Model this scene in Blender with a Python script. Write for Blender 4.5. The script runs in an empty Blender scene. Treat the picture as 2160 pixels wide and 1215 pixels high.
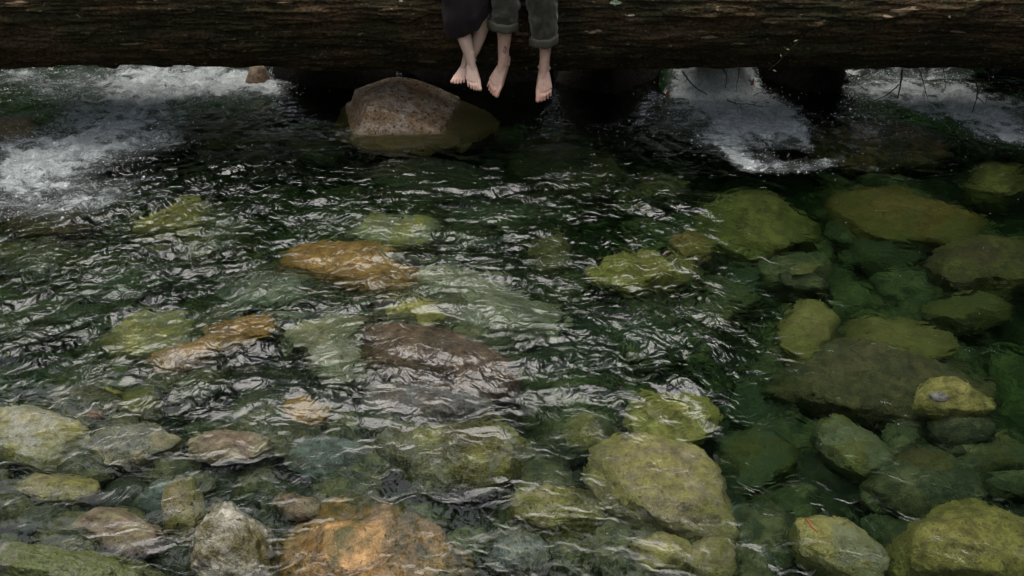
import bpy, bmesh, math, random
import numpy as np
from mathutils import Vector, Matrix
R = math.radians
SC = bpy.context.scene
COL = SC.collection

# ------------------------------------------------------------------ camera, sky, sun, exposure
PITCH = R(33.0); CAMZ = 2.7; FPX = 2100.0
cd = bpy.data.cameras.new("camera"); cam = bpy.data.objects.new("camera", cd); COL.objects.link(cam)
cd.lens = 35; cd.sensor_width = 36; cd.clip_end = 300; cd.clip_start = 0.05
cam.location = (0, 0, CAMZ); cam.rotation_euler = (math.pi/2 - PITCH, 0, 0)
SC.camera = cam
SUN_EL, SUN_AZ = R(76), R(-25)      # azimuth from +Y towards +X
w = bpy.data.worlds.new("World"); SC.world = w; w.use_nodes = True
nt = w.node_tree; nt.nodes.clear()
sky = nt.nodes.new("ShaderNodeTexSky"); sky.sky_type = 'NISHITA'; sky.sun_disc = False
sky.sun_elevation = SUN_EL; sky.sun_rotation = SUN_AZ; sky.dust_density = 4; sky.air_density = 1.0
hs = nt.nodes.new("ShaderNodeHueSaturation"); hs.inputs['Saturation'].default_value = 0.45
bg = nt.nodes.new("ShaderNodeBackground"); bg.inputs[1].default_value = 0.15
wo = nt.nodes.new("ShaderNodeOutputWorld")
nt.links.new(sky.outputs[0], hs.inputs['Color']); nt.links.new(hs.outputs[0], bg.inputs[0]); nt.links.new(bg.outputs[0], wo.inputs[0])
sd = bpy.data.lights.new("sun", 'SUN'); sd.energy = 1.1; sd.angle = R(43); sd.color = (1, .97, .93)
sun = bpy.data.objects.new("sun", sd); COL.objects.link(sun)
sv = Vector((math.sin(SUN_AZ)*math.cos(SUN_EL), math.cos(SUN_AZ)*math.cos(SUN_EL), math.sin(SUN_EL)))
sun.rotation_euler = sv.to_track_quat('Z', 'Y').to_euler(); sun.location = sv*30
SC.view_settings.view_transform = 'Standard'; SC.view_settings.look = 'None'
SC.view_settings.gamma = 1; SC.view_settings.exposure = 1.0
SC.cycles.use_denoising = True; SC.cycles.max_bounces = 10; SC.cycles.transmission_bounces = 8
SC.cycles.diffuse_bounces = 2; SC.cycles.glossy_bounces = 4; SC.cycles.blur_glossy = 0.0
SC.cycles.caustics_refractive = True; SC.cycles.sample_clamp_indirect = 6

# ------------------------------------------------------------------ helpers
SP, CP = math.sin(PITCH), math.cos(PITCH)
def ray(px, py):
    cx, cy = (px-1080)/FPX, (607.5-py)/FPX
    d = np.array([cx, CP + cy*SP, -SP + cy*CP]); return d/np.linalg.norm(d)
def P(px, py, Y):                                   # point on the pixel's line at world distance Y
    d = ray(px, py); t = Y/d[1]; return Vector((d[0]*t, Y, CAMZ + d[2]*t))
def W(px, py, z=0.0):                               # point at height z, bent at the water when below it
    d = ray(px, py)
    if z >= 0:
        t = (z-CAMZ)/d[2]; return np.array([d[0]*t, d[1]*t, z])
    t = -CAMZ/d[2]; h = np.array([d[0]*t, d[1]*t, 0.0])
    e = d/1.33; s = math.hypot(e[0], e[1]); e[2] = -math.sqrt(1-s*s)
    return h + e*(z/e[2])
def project(x, y, z):                               # photo coordinates of places, to lay the flow out on the water
    dz = z-CAMZ; depth = y*CP - dz*SP; up = y*SP + dz*CP
    depth = np.where(depth < .3, .3, depth)
    return 1080 + FPX*x/depth, 607.5 - FPX*up/depth

def _h(ix, iy, iz):
    n = (ix*374761393 + iy*668265263 + iz*2147483647 + 1013904223) & 0xffffffff
    n = ((n ^ (n >> 13))*1274126177) & 0xffffffff
    n = ((n ^ (n >> 16))*2246822519) & 0xffffffff
    return ((n ^ (n >> 15)) & 0xffff)/32767.5 - 1.0
def noise2(x, y, s=0):                               # gradient noise, about -1..1
    xi = np.floor(x).astype(np.int64); yi = np.floor(y).astype(np.int64); xf = x-xi; yf = y-yi
    u = xf*xf*xf*(xf*(xf*6-15)+10); v = yf*yf*yf*(yf*(yf*6-15)+10)
    def g(a, b):
        an = _h(xi+a, yi+b, s*7+1)*math.pi
        return np.cos(an)*(xf-a) + np.sin(an)*(yf-b)
    return 1.5*((g(0,0)*(1-u)+g(1,0)*u)*(1-v) + (g(0,1)*(1-u)+g(1,1)*u)*v)
def noise3(x, y, z, s=0):                            # value noise
    xi = np.floor(x).astype(np.int64); yi = np.floor(y).astype(np.int64); zi = np.floor(z).astype(np.int64)
    xf, yf, zf = x-xi, y-yi, z-zi
    u, v, q = xf*xf*(3-2*xf), yf*yf*(3-2*yf), zf*zf*(3-2*zf)
    r = 0
    for a in (0,1):
        for b in (0,1):
            for c in (0,1):
                r = r + _h(xi+a, yi+b, zi+c+s*131)*(u if a else 1-u)*(v if b else 1-v)*(q if c else 1-q)
    return r
def sstep(a, b, x):
    t = np.clip((x-a)/(b-a), 0, 1); return t*t*(3-2*t)

def mesh_np(name, V, F, mat=None, parent=None, smooth=True, attr=None):
    me = bpy.data.meshes.new(name)
    V = np.asarray(V, dtype=np.float32); F = np.asarray(F, dtype=np.int32); k = F.shape[1]
    me.vertices.add(len(V)); me.vertices.foreach_set('co', V.ravel())
    me.loops.add(F.size); me.loops.foreach_set('vertex_index', F.ravel())
    me.polygons.add(len(F)); me.polygons.foreach_set('loop_start', np.arange(0, F.size, k, dtype=np.int32))
    me.polygons.foreach_set('loop_total', np.full(len(F), k, dtype=np.int32))
    me.polygons.foreach_set('use_smooth', np.full(len(F), smooth, dtype=bool))
    me.update(calc_edges=True); me.validate()
    for n, a in (attr or {}).items():
        at = me.attributes.new(n, 'FLOAT', 'POINT'); at.data.foreach_set('value', np.asarray(a, np.float32).ravel())
    o = bpy.data.objects.new(name, me); COL.objects.link(o)
    if mat: me.materials.append(mat)
    if parent: o.parent = parent
    return o
def grid_faces(nu, nv, wrap=False):                  # nu rows of nv verts
    i = np.arange(nu-1)[:, None]; j = np.arange(nv if wrap else nv-1)[None, :]; j2 = (j+1) % nv
    a = i*nv+j; b = i*nv+j2; c = (i+1)*nv+j2; d = (i+1)*nv+j
    return np.stack([a+0*b, b+0*a, c, d], -1).reshape(-1, 4)
def tag(o, label=None, cat=None, group=None, kind=None):
    if label: o['label'] = label
    if cat: o['category'] = cat
    if group: o['group'] = group
    if kind: o['kind'] = kind
    return o
def empty(name, loc):
    o = bpy.data.objects.new(name, None); COL.objects.link(o); o.location = loc; o.empty_display_size = .1
    return o
def adopt(child, root):                              # parent a mesh made in world coordinates
    child.parent = root; child.matrix_parent_inverse = Matrix.Translation(root.location).inverted()
def tube_mesh(paths, seg=8):
    V = []; F = []
    for pts, rad in paths:
        pts = [Vector(p) for p in pts]; base = len(V); n = len(pts)
        for i, p in enumerate(pts):
            t = (pts[min(i+1, n-1)] - pts[max(i-1, 0)]).normalized()
            a = t.cross(Vector((0.13, .2, 1))).normalized(); b = t.cross(a)
            for k in range(seg):
                q = 2*math.pi*k/seg; V.append(p + (a*math.cos(q) + b*math.sin(q))*rad[i])
        for i in range(n-1):
            for k in range(seg):
                k2 = (k+1) % seg; F.append((base+i*seg+k, base+i*seg+k2, base+(i+1)*seg+k2, base+(i+1)*seg+k))
        V += [pts[0], pts[-1]]
        for k in range(seg):
            k2 = (k+1) % seg
            F.append((base+k2, base+k, len(V)-2, len(V)-2)); F.append((base+(n-1)*seg+k, base+(n-1)*seg+k2, len(V)-1, len(V)-1))
    return V, F
def py_mesh(name, V, F, mat, smooth=True):
    me = bpy.data.meshes.new(name)
    me.from_pydata([tuple(v) for v in V], [], [tuple(dict.fromkeys(f)) for f in F]); me.materials.append(mat)
    me.polygons.foreach_set('use_smooth', [smooth]*len(me.polygons)); me.update()
    o = bpy.data.objects.new(name, me); COL.objects.link(o); return o

class NT:
    def __init__(s, name):
        s.m = bpy.data.materials.new(name); s.m.use_nodes = True; s.t = s.m.node_tree; s.t.nodes.clear()
        s.out = s.t.nodes.new("ShaderNodeOutputMaterial")
    def n(s, typ, **kw):
        nd = s.t.nodes.new("ShaderNode"+typ)
        for k, v in kw.items():
            if k.startswith('i_'):
                key = k[2:]; key = int(key) if key.isdigit() else key.replace('_', ' ')
                s.set(nd, key, v)
            else: setattr(nd, k, v)
        return nd
    def set(s, nd, key, v):
        if isinstance(v, bpy.types.NodeSocket): s.t.links.new(v, nd.inputs[key])
        else:
            if isinstance(v, tuple) and len(v) == 3 and nd.inputs[key].type == 'RGBA': v = (*v, 1)
            nd.inputs[key].default_value = v
    def math(s, op, a, b=0.0, c=0.0, clamp=False):
        nd = s.n('Math', operation=op, use_clamp=clamp); s.set(nd, 0, a); s.set(nd, 1, b); s.set(nd, 2, c); return nd.outputs[0]
    def mix(s, f, a, b):
        nd = s.n('Mix', data_type='RGBA'); s.set(nd, 0, f); s.set(nd, 6, a); s.set(nd, 7, b); return nd.outputs[2]
    def ramp(s, f, a, b):
        nd = s.n('MapRange'); nd.clamp = True; s.set(nd, 0, f); s.set(nd, 1, a); s.set(nd, 2, b); return nd.outputs[0]
    def coord(s, scale=(1,1,1), loc=(0,0,0), kind='Object'):
        tc = s.n('TexCoord'); mp = s.n('Mapping'); s.t.links.new(tc.outputs[kind], mp.inputs[0])
        mp.inputs['Scale'].default_value = scale; mp.inputs['Location'].default_value = loc; return mp.outputs[0]
    def noise(s, vec, scale, detail=4, rough=.55, dist=0):
        nd = s.n('TexNoise'); s.set(nd, 'Vector', vec); s.set(nd, 'Scale', float(scale)); s.set(nd, 'Detail', float(detail)); s.set(nd, 'Roughness', float(rough)); s.set(nd, 'Distortion', float(dist))
        return nd.outputs[0]
    def bump(s, h, strength, dist):
        nd = s.n('Bump'); s.set(nd, 'Height', h); s.set(nd, 'Strength', strength); s.set(nd, 'Distance', dist); return nd.outputs[0]

# ------------------------------------------------------------------ materials
def stone_mat(name, base, second, patch=.5, dark=(.03,.028,.02), speck=.35, rough=.75, moss=None, seed=0.0, fine=1.0, spec=.5):
    k = NT(name); co = k.coord(loc=(seed*3.1, seed*1.7, seed))
    n1 = k.noise(co, 5.5, 4, .6, .4); n2 = k.noise(co, 22, 4, .65); n3 = k.noise(co, 110*fine, 3, .7); n4 = k.noise(co, 52*fine, 2, .5)
    c = k.mix(k.ramp(n1, patch-.07, patch+.07), base, second)
    c = k.mix(k.math('MULTIPLY', k.ramp(n2, .45, .66), .8), c, tuple(v*.55 for v in second))
    c = k.mix(k.math('MULTIPLY', k.ramp(n2, .50, .32), .4), c, tuple(min(.8, v*1.45) for v in base))
    c = k.mix(k.math('MULTIPLY', k.ramp(n3, .50, .68), speck), c, dark)
    c = k.mix(k.math('MULTIPLY', k.ramp(n4, .62, .70), speck*1.4, clamp=True), c, dark)
    if moss:
        mf = k.ramp(k.noise(co, 3.2, 5, .65), .44, .56); c = k.mix(mf, c, k.mix(k.ramp(n3, .35, .65), moss, tuple(v*.3 for v in moss)))
    h = k.math('ADD', k.math('MULTIPLY', n2, .6), k.math('MULTIPLY', n3, .25))
    b = k.n('BsdfPrincipled', i_Base_Color=c, i_Roughness=rough, i_Normal=k.bump(h, 1.0, .028))
    b.inputs['Specular IOR Level'].default_value = spec
    k.t.links.new(b.outputs[0], k.out.inputs[0]); return k.m

def water_mat():
    k = NT("stream water")
    a = k.n('Attribute', attribute_name='foam').outputs['Fac']; tb = k.n('Attribute', attribute_name='turb').outputs['Fac']
    co = k.coord()
    wv = k.n('TexNoise'); k.set(wv, 'Vector', co); k.set(wv, 'Scale', 6.0); k.set(wv, 'Detail', 2.0)
    off = k.n('VectorMath', operation='MULTIPLY_ADD'); k.set(off, 0, wv.outputs['Color']); off.inputs[1].default_value = (.22,.22,0); k.set(off, 2, co)
    wc = off.outputs[0]
    st = k.n('Mapping'); k.t.links.new(wc, st.inputs[0]); st.inputs['Scale'].default_value = (.55, 1, 1)
    r1 = k.noise(st.outputs[0], 12, 1.4, .45, .7); r2 = k.noise(wc, 40, 1, .5, .3)
    h = k.math('ADD', r1, k.math('MULTIPLY', r2, .20))
    h = k.math('MULTIPLY', h, k.math('MULTIPLY_ADD', tb, .9, .10))
    fn = k.noise(st.outputs[0], 15, 7, .74, .8); fn2 = k.noise(wc, 130, 3, .7)
    f = k.math('ADD', k.math('MULTIPLY', fn, .62), k.math('MULTIPLY', fn2, .38))
    # foam where the mask outweighs the texture of bubbles
    ff = k.math('SUBTRACT', k.math('ADD', f, k.math('MULTIPLY', a, .40)), .66)
    ff = k.math('MULTIPLY', ff, 6.0, clamp=True)
    ff = k.math('MAXIMUM', ff, k.math('MULTIPLY', k.math('SUBTRACT', a, .27), .36, clamp=True))
    ff = k.math('MINIMUM', ff, .93)
    bh = k.math('ADD', h, k.math('MULTIPLY', k.math('ADD', k.math('MULTIPLY', fn, 1.2), fn2), ff))
    nrm = k.bump(bh, 1.0, .034)
    g = k.n('BsdfGlass', i_Color=(1,1,1), i_Roughness=0.0, i_IOR=1.333, i_Normal=nrm)
    fc = k.mix(k.ramp(k.math('ADD', k.math('MULTIPLY', fn, .5), k.math('MULTIPLY', fn2, .5)), .40, .60), (.28,.34,.33), (.92,.95,.92))
    d = k.n('BsdfPrincipled', i_Base_Color=fc, i_Roughness=.45, i_Normal=nrm)
    mx = k.n('MixShader'); k.set(mx, 0, ff); k.t.links.new(g.outputs[0], mx.inputs[1]); k.t.links.new(d.outputs[0], mx.inputs[2])
    k.t.links.new(mx.outputs[0], k.out.inputs['Surface'])
    v = k.n('VolumeAbsorption', i_Color=(.42,.70,.38), i_Density=1.8)
    k.t.links.new(v.outputs[0], k.out.inputs['Volume'])
    return k.m

def log_mat():
    k = NT("weathered log"); co = k.coord(); cs = k.coord(scale=(.26,1,1)); cf = k.coord(scale=(.5,1,1))
    n1 = k.noise(cf, 3.2, 5, .6, .3); g1 = k.noise(cs, 30, 5, .7); n3 = k.noise(cf, 22, 6, .75); n4 = k.noise(cf, 7, 5, .65, .6)
    c = k.mix(k.ramp(n1, .4, .6), (.120,.074,.034), (.052,.047,.019))
    c = k.mix(k.math('MULTIPLY', k.ramp(g1, .5, .72), .8), c, (.012,.009,.006))
    c = k.mix(k.math('MULTIPLY', k.ramp(n3, .54, .70), .45), c, (.15,.105,.06))
    c = k.mix(k.ramp(n4, .68, .76), c, (.26,.19,.11))
    c = k.mix(k.math('MULTIPLY', k.ramp(k.noise(co, 9, 5, .7), .55, .66), .7), c, (.045,.060,.016))
    h = k.math('ADD', k.math('MULTIPLY', g1, .7), k.math('MULTIPLY', n3, .5))
    n5 = k.noise(k.coord(scale=(.7,1,1)), 75, 3, .7); c = k.mix(k.math('MULTIPLY', k.ramp(n5, .46, .60), .75), c, (.012,.010,.006))
    n6 = k.noise(co, 4.5, 6, .7, .5); c = k.mix(k.math('MULTIPLY', k.ramp(n6, .50, .62), .6), c, (.018,.016,.010))
    c = k.mix(k.math('MULTIPLY', k.ramp(k.noise(cf, 55, 2, .5), .66, .72), .7), c, (.34,.24,.14))
    b = k.n('BsdfPrincipled', i_Base_Color=c, i_Roughness=.85, i_Normal=k.bump(k.math('ADD', h, k.math('MULTIPLY', n5, .4)), 1.0, .03)); b.inputs['Specular IOR Level'].default_value = .15
    k.t.links.new(b.outputs[0], k.out.inputs[0]); return k.m

def plain(name, col, rough=.7, nscale=40, amt=.25, bump=.3, sss=0, stretch=(1,1,1), dist=.003):
    k = NT(name); co = k.coord(scale=stretch); n = k.noise(co, nscale, 4, .6)
    c = k.mix(k.ramp(n, .35, .65), tuple(v*(1-amt) for v in col), tuple(min(1, v*(1+amt)) for v in col))
    b = k.n('BsdfPrincipled', i_Base_Color=c, i_Roughness=rough, i_Normal=k.bump(n, bump, dist))
    if sss:
        b.inputs['Subsurface Weight'].default_value = sss; b.inputs['Subsurface Radius'].default_value = (1,.3,.15); b.inputs['Subsurface Scale'].default_value = .008
    k.t.links.new(b.outputs[0], k.out.inputs[0]); return k.m
def skin_mat(name, col, red, blotch):
    k = NT(name); co = k.coord(); n = k.noise(co, 34, 3, .6); n2 = k.noise(co, 260, 2, .6)
    fr = k.n('Attribute', attribute_name='flush').outputs['Fac']
    c = k.mix(k.math('MULTIPLY', k.ramp(n, .45, .7), blotch), col, red); c = k.mix(fr, c, red)
    b = k.n('BsdfPrincipled', i_Base_Color=c, i_Roughness=.5, i_Normal=k.bump(n2, .25, .002))
    b.inputs['Subsurface Weight'].default_value = .12; b.inputs['Subsurface Radius'].default_value = (1,.3,.15); b.inputs['Subsurface Scale'].default_value = .006
    k.t.links.new(b.outputs[0], k.out.inputs[0]); return k.m

M_water = water_mat(); M_log = log_mat()
M_bed = stone_mat("river bed", (.030,.032,.018), (.012,.018,.010), speck=.5)
M_gravel = stone_mat("bed cobbles", (.115,.11,.055), (.035,.045,.022), speck=.4)
M_bank = plain("forest floor", (.035,.03,.018), .9, 3, .5)
M_forest = plain("dark conifer foliage", (.020,.032,.014), .8, 6, .5)
M_twig = plain("dark twig bark", (.045,.028,.018), .8, 60, .3)
M_bud = plain("fresh green bud", (.16,.20,.06), .6, 60, .3)
M_leaf = plain("dead red leaf", (.28,.07,.03), .7, 60, .3)
M_red = plain("red brown stick", (.20,.045,.015), .6, 60, .3)
M_lichen = plain("pale green lichen", (.30,.36,.22), .9, 90, .4, .8)
M_wood = plain("bare pale wood", (.24,.16,.09), .85, 60, .45, .8, stretch=(.2,1,1), dist=.01)
M_skinw = skin_mat("pale skin", (.80,.56,.43), (.68,.35,.25), .2)
M_skinm = skin_mat("ruddy skin", (.70,.45,.33), (.56,.26,.18), .5)
M_skirt = plain("dark plum cloth", (.022,.012,.013), .85, 120, .15, .3)
def cord_mat():
    k = NT("olive corduroy"); co = k.coord(); n = k.noise(co, 14, 4, .6, .5); f = k.noise(k.coord(scale=(1,1,.25)), 160, 2, .5)
    c = k.mix(k.ramp(n, .4, .66), (.034,.032,.017), (.064,.060,.035)); c = k.mix(k.math('MULTIPLY', k.ramp(f, .4, .7), .3), c, (.10,.095,.06))
    wv = k.n('TexWave', wave_type='BANDS', bands_direction='X'); k.set(wv, 'Vector', co); k.set(wv, 'Scale', 55.0); k.set(wv, 'Distortion', 1.0)
    b = k.n('BsdfPrincipled', i_Base_Color=c, i_Roughness=.9, i_Normal=k.bump(k.math('ADD', n, k.math('MULTIPLY', wv.outputs['Fac'], .15)), .6, .008))
    b.inputs['Sheen Weight'].default_value = .3
    k.t.links.new(b.outputs[0], k.out.inputs[0]); return k.m
M_cord = cord_mat(); M_cuff = plain("turned up corduroy", (.078,.075,.046), .9, 200, .2, .5, stretch=(1,1,.3))
M_hair = plain("brown hair", (.05,.03,.018), .6, 150, .4, .8, stretch=(1,1,.1))
M_shirt = plain("dark grey shirt", (.06,.06,.06), .85, 100, .2)
M_tat = plain("black ink", (.03,.03,.035), .6, 100, .1)

# ------------------------------------------------------------------ stones: photo x, y, half width, half height, tilt, depth of top, colours, label
YG=(.34,.32,.065); YL=(.48,.42,.125); OL=(.22,.20,.04); OD=(.09,.105,.035); TL=(.10,.15,.10); TD=(.05,.085,.055)
OR=(.50,.27,.07); TA=(.46,.37,.22); PA=(.50,.47,.38); GR=(.30,.30,.24); SG=(.28,.31,.19); BR=(.15,.09,.05); AM=(.36,.20,.035); PK=(.45,.29,.22); BL=(.34,.42,.44); RD=(.20,.09,.05)
STONES = [
 (785,1140,232,178,-8,-.04,(.54,.31,.12),(.40,.215,.06),"huge orange and tan boulder awash at the bottom edge, dark moss patch on top"),
 (497,1142,98,118,0,-.10,PA,GR,"white black-speckled granite boulder standing awash beside the huge orange one"),
 (385,1070,45,72,18,.04,TA,YL,"upright narrow tan stone leaning against the white speckled granite boulder"),
 (258,1112,84,40,14,.05,TA,PK,"flat tan stone behind the mossy rock in the bottom corner"),
 (100,1212,235,74,6,-.10,(.22,.22,.17),(.05,.05,.03),"dry bright mossy rock in the bottom left corner, green moss and grey lichen"),
 (60,902,98,56,10,.02,PA,YL,"large pale cream stone cut by the left edge of the photo"),
 (285,926,88,33,-14,.05,TA,GR,"pale lens-shaped tan stone right of the large cream stone"),
 (475,936,73,27,-3,.06,TA,PK,"low pinkish stone between the lens-shaped tan stone and the pale blue one"),
 (118,1023,68,25,-3,.08,YL,TA,"small flat yellowish stone below the large cream stone"),
 (640,858,48,36,10,.12,OR,AM,"small round bright orange stone below the purple-brown rock"),
 (690,950,86,46,0,.16,BL,GR,"pale blue-grey stone below the small round orange stone"),
 (970,935,158,84,6,.05,GR,YG,"broad olive-grey stone behind the huge orange boulder"),
 (1170,1068,92,58,-5,.10,TA,YG,"mottled tan and olive stone right of the huge orange boulder"),
 (1400,1010,168,92,26,.04,YL,TA,"largest pale yellow stone, long and slanting down to the right"),
 (1418,866,88,58,10,.12,YL,YG,"rounded yellow stone just behind the largest pale yellow stone"),
 (1398,1160,72,46,15,.10,YL,TA,"yellow stone below the largest pale yellow stone, at the bottom edge"),
 (1502,1168,58,50,0,.12,TA,YG,"pale cracked stone at the bottom edge beside a yellow one"),
 (1765,1142,108,54,34,.06,SG,YL,"pale sage stone slanting down right with a thin red stick over it"),
 (2052,1142,162,108,4,.05,YG,OL,"big pitted olive-yellow boulder in the bottom right corner"),
 (1595,960,86,80,0,.36,TL,OL,"squarish deep green stone with thin white glints over it"),
 (1722,990,70,80,10,.50,TD,TL,"darkest bottle-green stone between the squarish and the sage ones"),
 (1803,932,88,46,34,.20,SG,YG,"sage-yellow oval stone slanting down right, above the bottle-green one"),
 (1945,985,66,44,20,.25,BR,OL,"brown rust-stained stone above the big pitted boulder"),
 (2095,950,76,58,0,.28,OL,TL,"mottled green stone at the right edge above the big pitted boulder"),
 (1600,850,74,56,20,.46,TD,TL,"dark teal stone deep behind the squarish green one"),
 (2012,832,82,44,5,.06,YL,OL,"sandy yellow stone with a small grey tip breaking the water"),
 (1840,790,235,78,8,.20,(.24,.18,.08),(.12,.12,.05),"very wide dark brown slab lying under the right half of the pool"),
 (1712,682,60,68,30,.14,YG,YL,"upright light yellow-green stone rising behind the wide brown slab"),
 (1905,706,108,40,10,.20,OL,YG,"humped olive stone on the back edge of the wide brown slab"),
 (1600,466,126,82,0,.26,YG,OL,"largest round olive stone in the calm pool below the white cascade"),
 (1908,440,158,56,9,.28,OL,AM,"long olive and amber stone right of the largest round olive one"),
 (2100,378,62,46,0,.24,YG,OL,"round plain green stone near the right edge below the far rapid"),
 (1850,290,152,54,4,.20,AM,OD,"golden brown stone in shade right of the white cascade"),
 (1870,525,76,42,0,.45,TD,OD,"dim round green stone under the long olive and amber one"),
 (2080,545,108,64,8,.26,OL,BR,"rough olive-brown stone at the right edge, mid height"),
 (2040,650,92,40,-5,.34,OD,OL,"flat mottled dark green stone below the rough olive-brown one"),
 (1612,592,78,52,12,.44,TD,TL,"dark emerald wedge of stone below the largest round olive one"),
 (1700,563,32,13,-14,.18,YG,SG,"tiny light green stone lying on the dark emerald wedge"),
 (1345,568,92,42,8,.12,YG,OL,"yellow-olive stone streaked by ripples left of the small amber stone"),
 (1456,512,40,30,40,.16,AM,YG,"small amber stone touching the largest round olive one"),
 (1436,574,38,36,0,.20,OL,YG,"small olive stone beneath the amber one"),
 (1165,525,38,40,40,.18,SG,OL,"lone grey-green stone in the dark ripples of the middle"),
 (735,552,142,52,4,.07,OR,AM,"long orange-gold stone under white ripples, left of centre"),
 (825,480,84,40,4,.10,YG,SG,"yellow-green stone just behind the long orange-gold one"),
 (310,704,92,64,-10,.08,YG,SG,"big bright green-yellow stone in the left of the stream"),
 (503,698,76,28,-20,.05,OR,AM,"narrow deep orange stone pointing up right"),
 (388,748,64,28,-14,.07,PK,OR,"pink-orange stone joining the green-yellow stone and the narrow orange one"),
 (360,455,76,36,-20,.10,YG,OL,"yellow-green stone beside the end of the left foam"),
 (440,500,100,40,-16,.24,TL,OL,"smooth deep green stone below the yellow-green one near the left foam"),
 (112,462,104,42,6,.14,OL,BR,"olive-brown stone showing through specks of foam at the left"),
 (80,535,112,28,2,.22,OL,OD,"low olive stone below the foam-specked one at the left edge"),
 (90,662,115,38,-2,.28,TL,OD,"dull green stone at the left edge, mid height"),
 (130,800,86,42,-8,.36,TD,TL,"dark green deep stone above the large cream stone"),
 (212,832,46,22,0,.12,YG,YL,"small yellow stone behind the lens-shaped tan stone"),
 (275,862,58,32,-15,.14,SG,YG,"sage stone touching the small yellow one"),
 (200,872,18,11,0,.08,RD,BR,"tiny rust-red pebble near the sage stone"),
 (920,360,132,46,3,.26,TL,OD,"dark green slab in front of the boulder below the feet"),
 (1190,350,118,68,12,.26,OL,TD,"shadowy olive stone below the man's feet"),
 (655,302,66,32,10,.24,OL,TL,"small olive stone left of the boulder below the feet"),
 (450,268,150,34,4,.24,OD,OL,"long dim olive stone right of the left foam"),
 (910,752,170,66,14,.0,(.14,.085,.05),(.06,.035,.02),"purple-brown wet rock pushing up the water in the centre"),
 (900,842,124,34,6,.05,(.26,.26,.28),(.22,.16,.13),"smooth lilac-grey slab at the foot of the purple-brown rock"),
 (690,692,74,42,-6,.10,SG,TA,"pale olive stone left of the purple-brown rock"),
 (712,762,62,50,10,.08,PA,SG,"pale cream stone against the purple-brown rock's left end"),
 (955,588,110,42,4,.10,PA,SG,"pale grey-green stone under dense ripples right of the long orange-gold one"),
 (1050,655,130,56,8,.12,GR,SG,"wide grey-green stone behind the purple-brown rock"),
 (872,652,58,32,12,.08,YL,YG,"yellow patch-like stone behind the purple-brown rock"),
 (1195,740,104,72,12,.34,TL,TD,"large teal stone deep right of the purple-brown rock"),
 (1500,662,36,18,12,.22,TL,OL,"small green stone beside the line of white glints"),
 (560,612,84,38,-4,.12,GR,TL,"grey-green stone below the left end of the long orange-gold one"),
 (1400,392,48,30,0,.28,OL,OD,"dim olive stone in the dark water left of the white cascade's foot"),
 (1090,1150,62,56,0,.10,GR,BL,"grey pebbly stone between the huge orange boulder and the mottled tan one"),
 (1255,1160,86,46,10,.26,OD,OL,"dark olive stone low down left of the yellow one at the bottom edge"),
 (20,268,48,30,-5,.05,AM,OR,"amber stone at the left edge between two bands of foam"),
 (1905,1060,60,40,10,.42,TD,TL,"dark teal stone hidden left of the big pitted boulder"),
 (338,1045,44,32,-10,.14,SG,BL,"pale sage stone behind the upright tan one"),
 (1235,905,54,42,15,.16,SG,YL,"pale grey-yellow stone left of the rounded yellow stone"),
 (622,1062,46,24,10,.10,TA,PK,"small tan stone behind the huge orange boulder's left shoulder"),
 (1340,700,92,48,10,.36,TD,TL,"deep green stone in the middle right of the ripples"),
 (1050,455,96,34,6,.30,OD,TL,"dim green stone in the dark band below the boulder"),
 (250,590,90,34,-12,.28,OD,TL,"dim green stone above the big bright green-yellow one"),
 (1560,1090,56,34,30,.28,TL,BL,"teal-grey stone right of the pale cracked one"),
 (60,1085,84,30,-6,.16,TL,GR,"grey-green stone behind the mossy rock in the corner"),
 (560,850,50,34,-15,.24,TD,GR,"slate-green stone left of the small round orange one"),
]
ico_cache = {}
def ico(level):
    if level not in ico_cache:
        bm = bmesh.new(); bmesh.ops.create_icosphere(bm, subdivisions=level, radius=1)
        V = np.array([v.co[:] for v in bm.verts]); F = np.array([[v.index for v in f.verts] for f in bm.faces]); bm.free(); ico_cache[level] = (V, F)
    return ico_cache[level]
def stone_shape(seed, level=4, facets=9, cut=(.62,.9)):
    V, F = ico(level); V = V.copy(); rs = np.random.RandomState(seed)
    for _ in range(facets):                            # worn facets
        n = rs.normal(size=3); n /= np.linalg.norm(n); n[2] = abs(n[2]); c = rs.uniform(*cut)
        d = V @ n; V -= np.outer(np.where(d > c, (d-c)*.72, 0), n)
    s = rs.uniform(0, 99)
    r = 1 + .13*noise3(V[:,0]*1.4+s, V[:,1]*1.4, V[:,2]*1.4) + .05*noise3(V[:,0]*3.7+s, V[:,1]*3.7, V[:,2]*3.7, 2) + .022*noise3(V[:,0]*9+s, V[:,1]*9, V[:,2]*9, 3) + .010*noise3(V[:,0]*24+s, V[:,1]*24, V[:,2]*24, 4)
    V *= r[:, None]; V[:, :2] /= np.abs(V[:, :2]).max(0); V[:, 2] /= V[:, 2].max()
    return V, F
bed_pts = []
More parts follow.
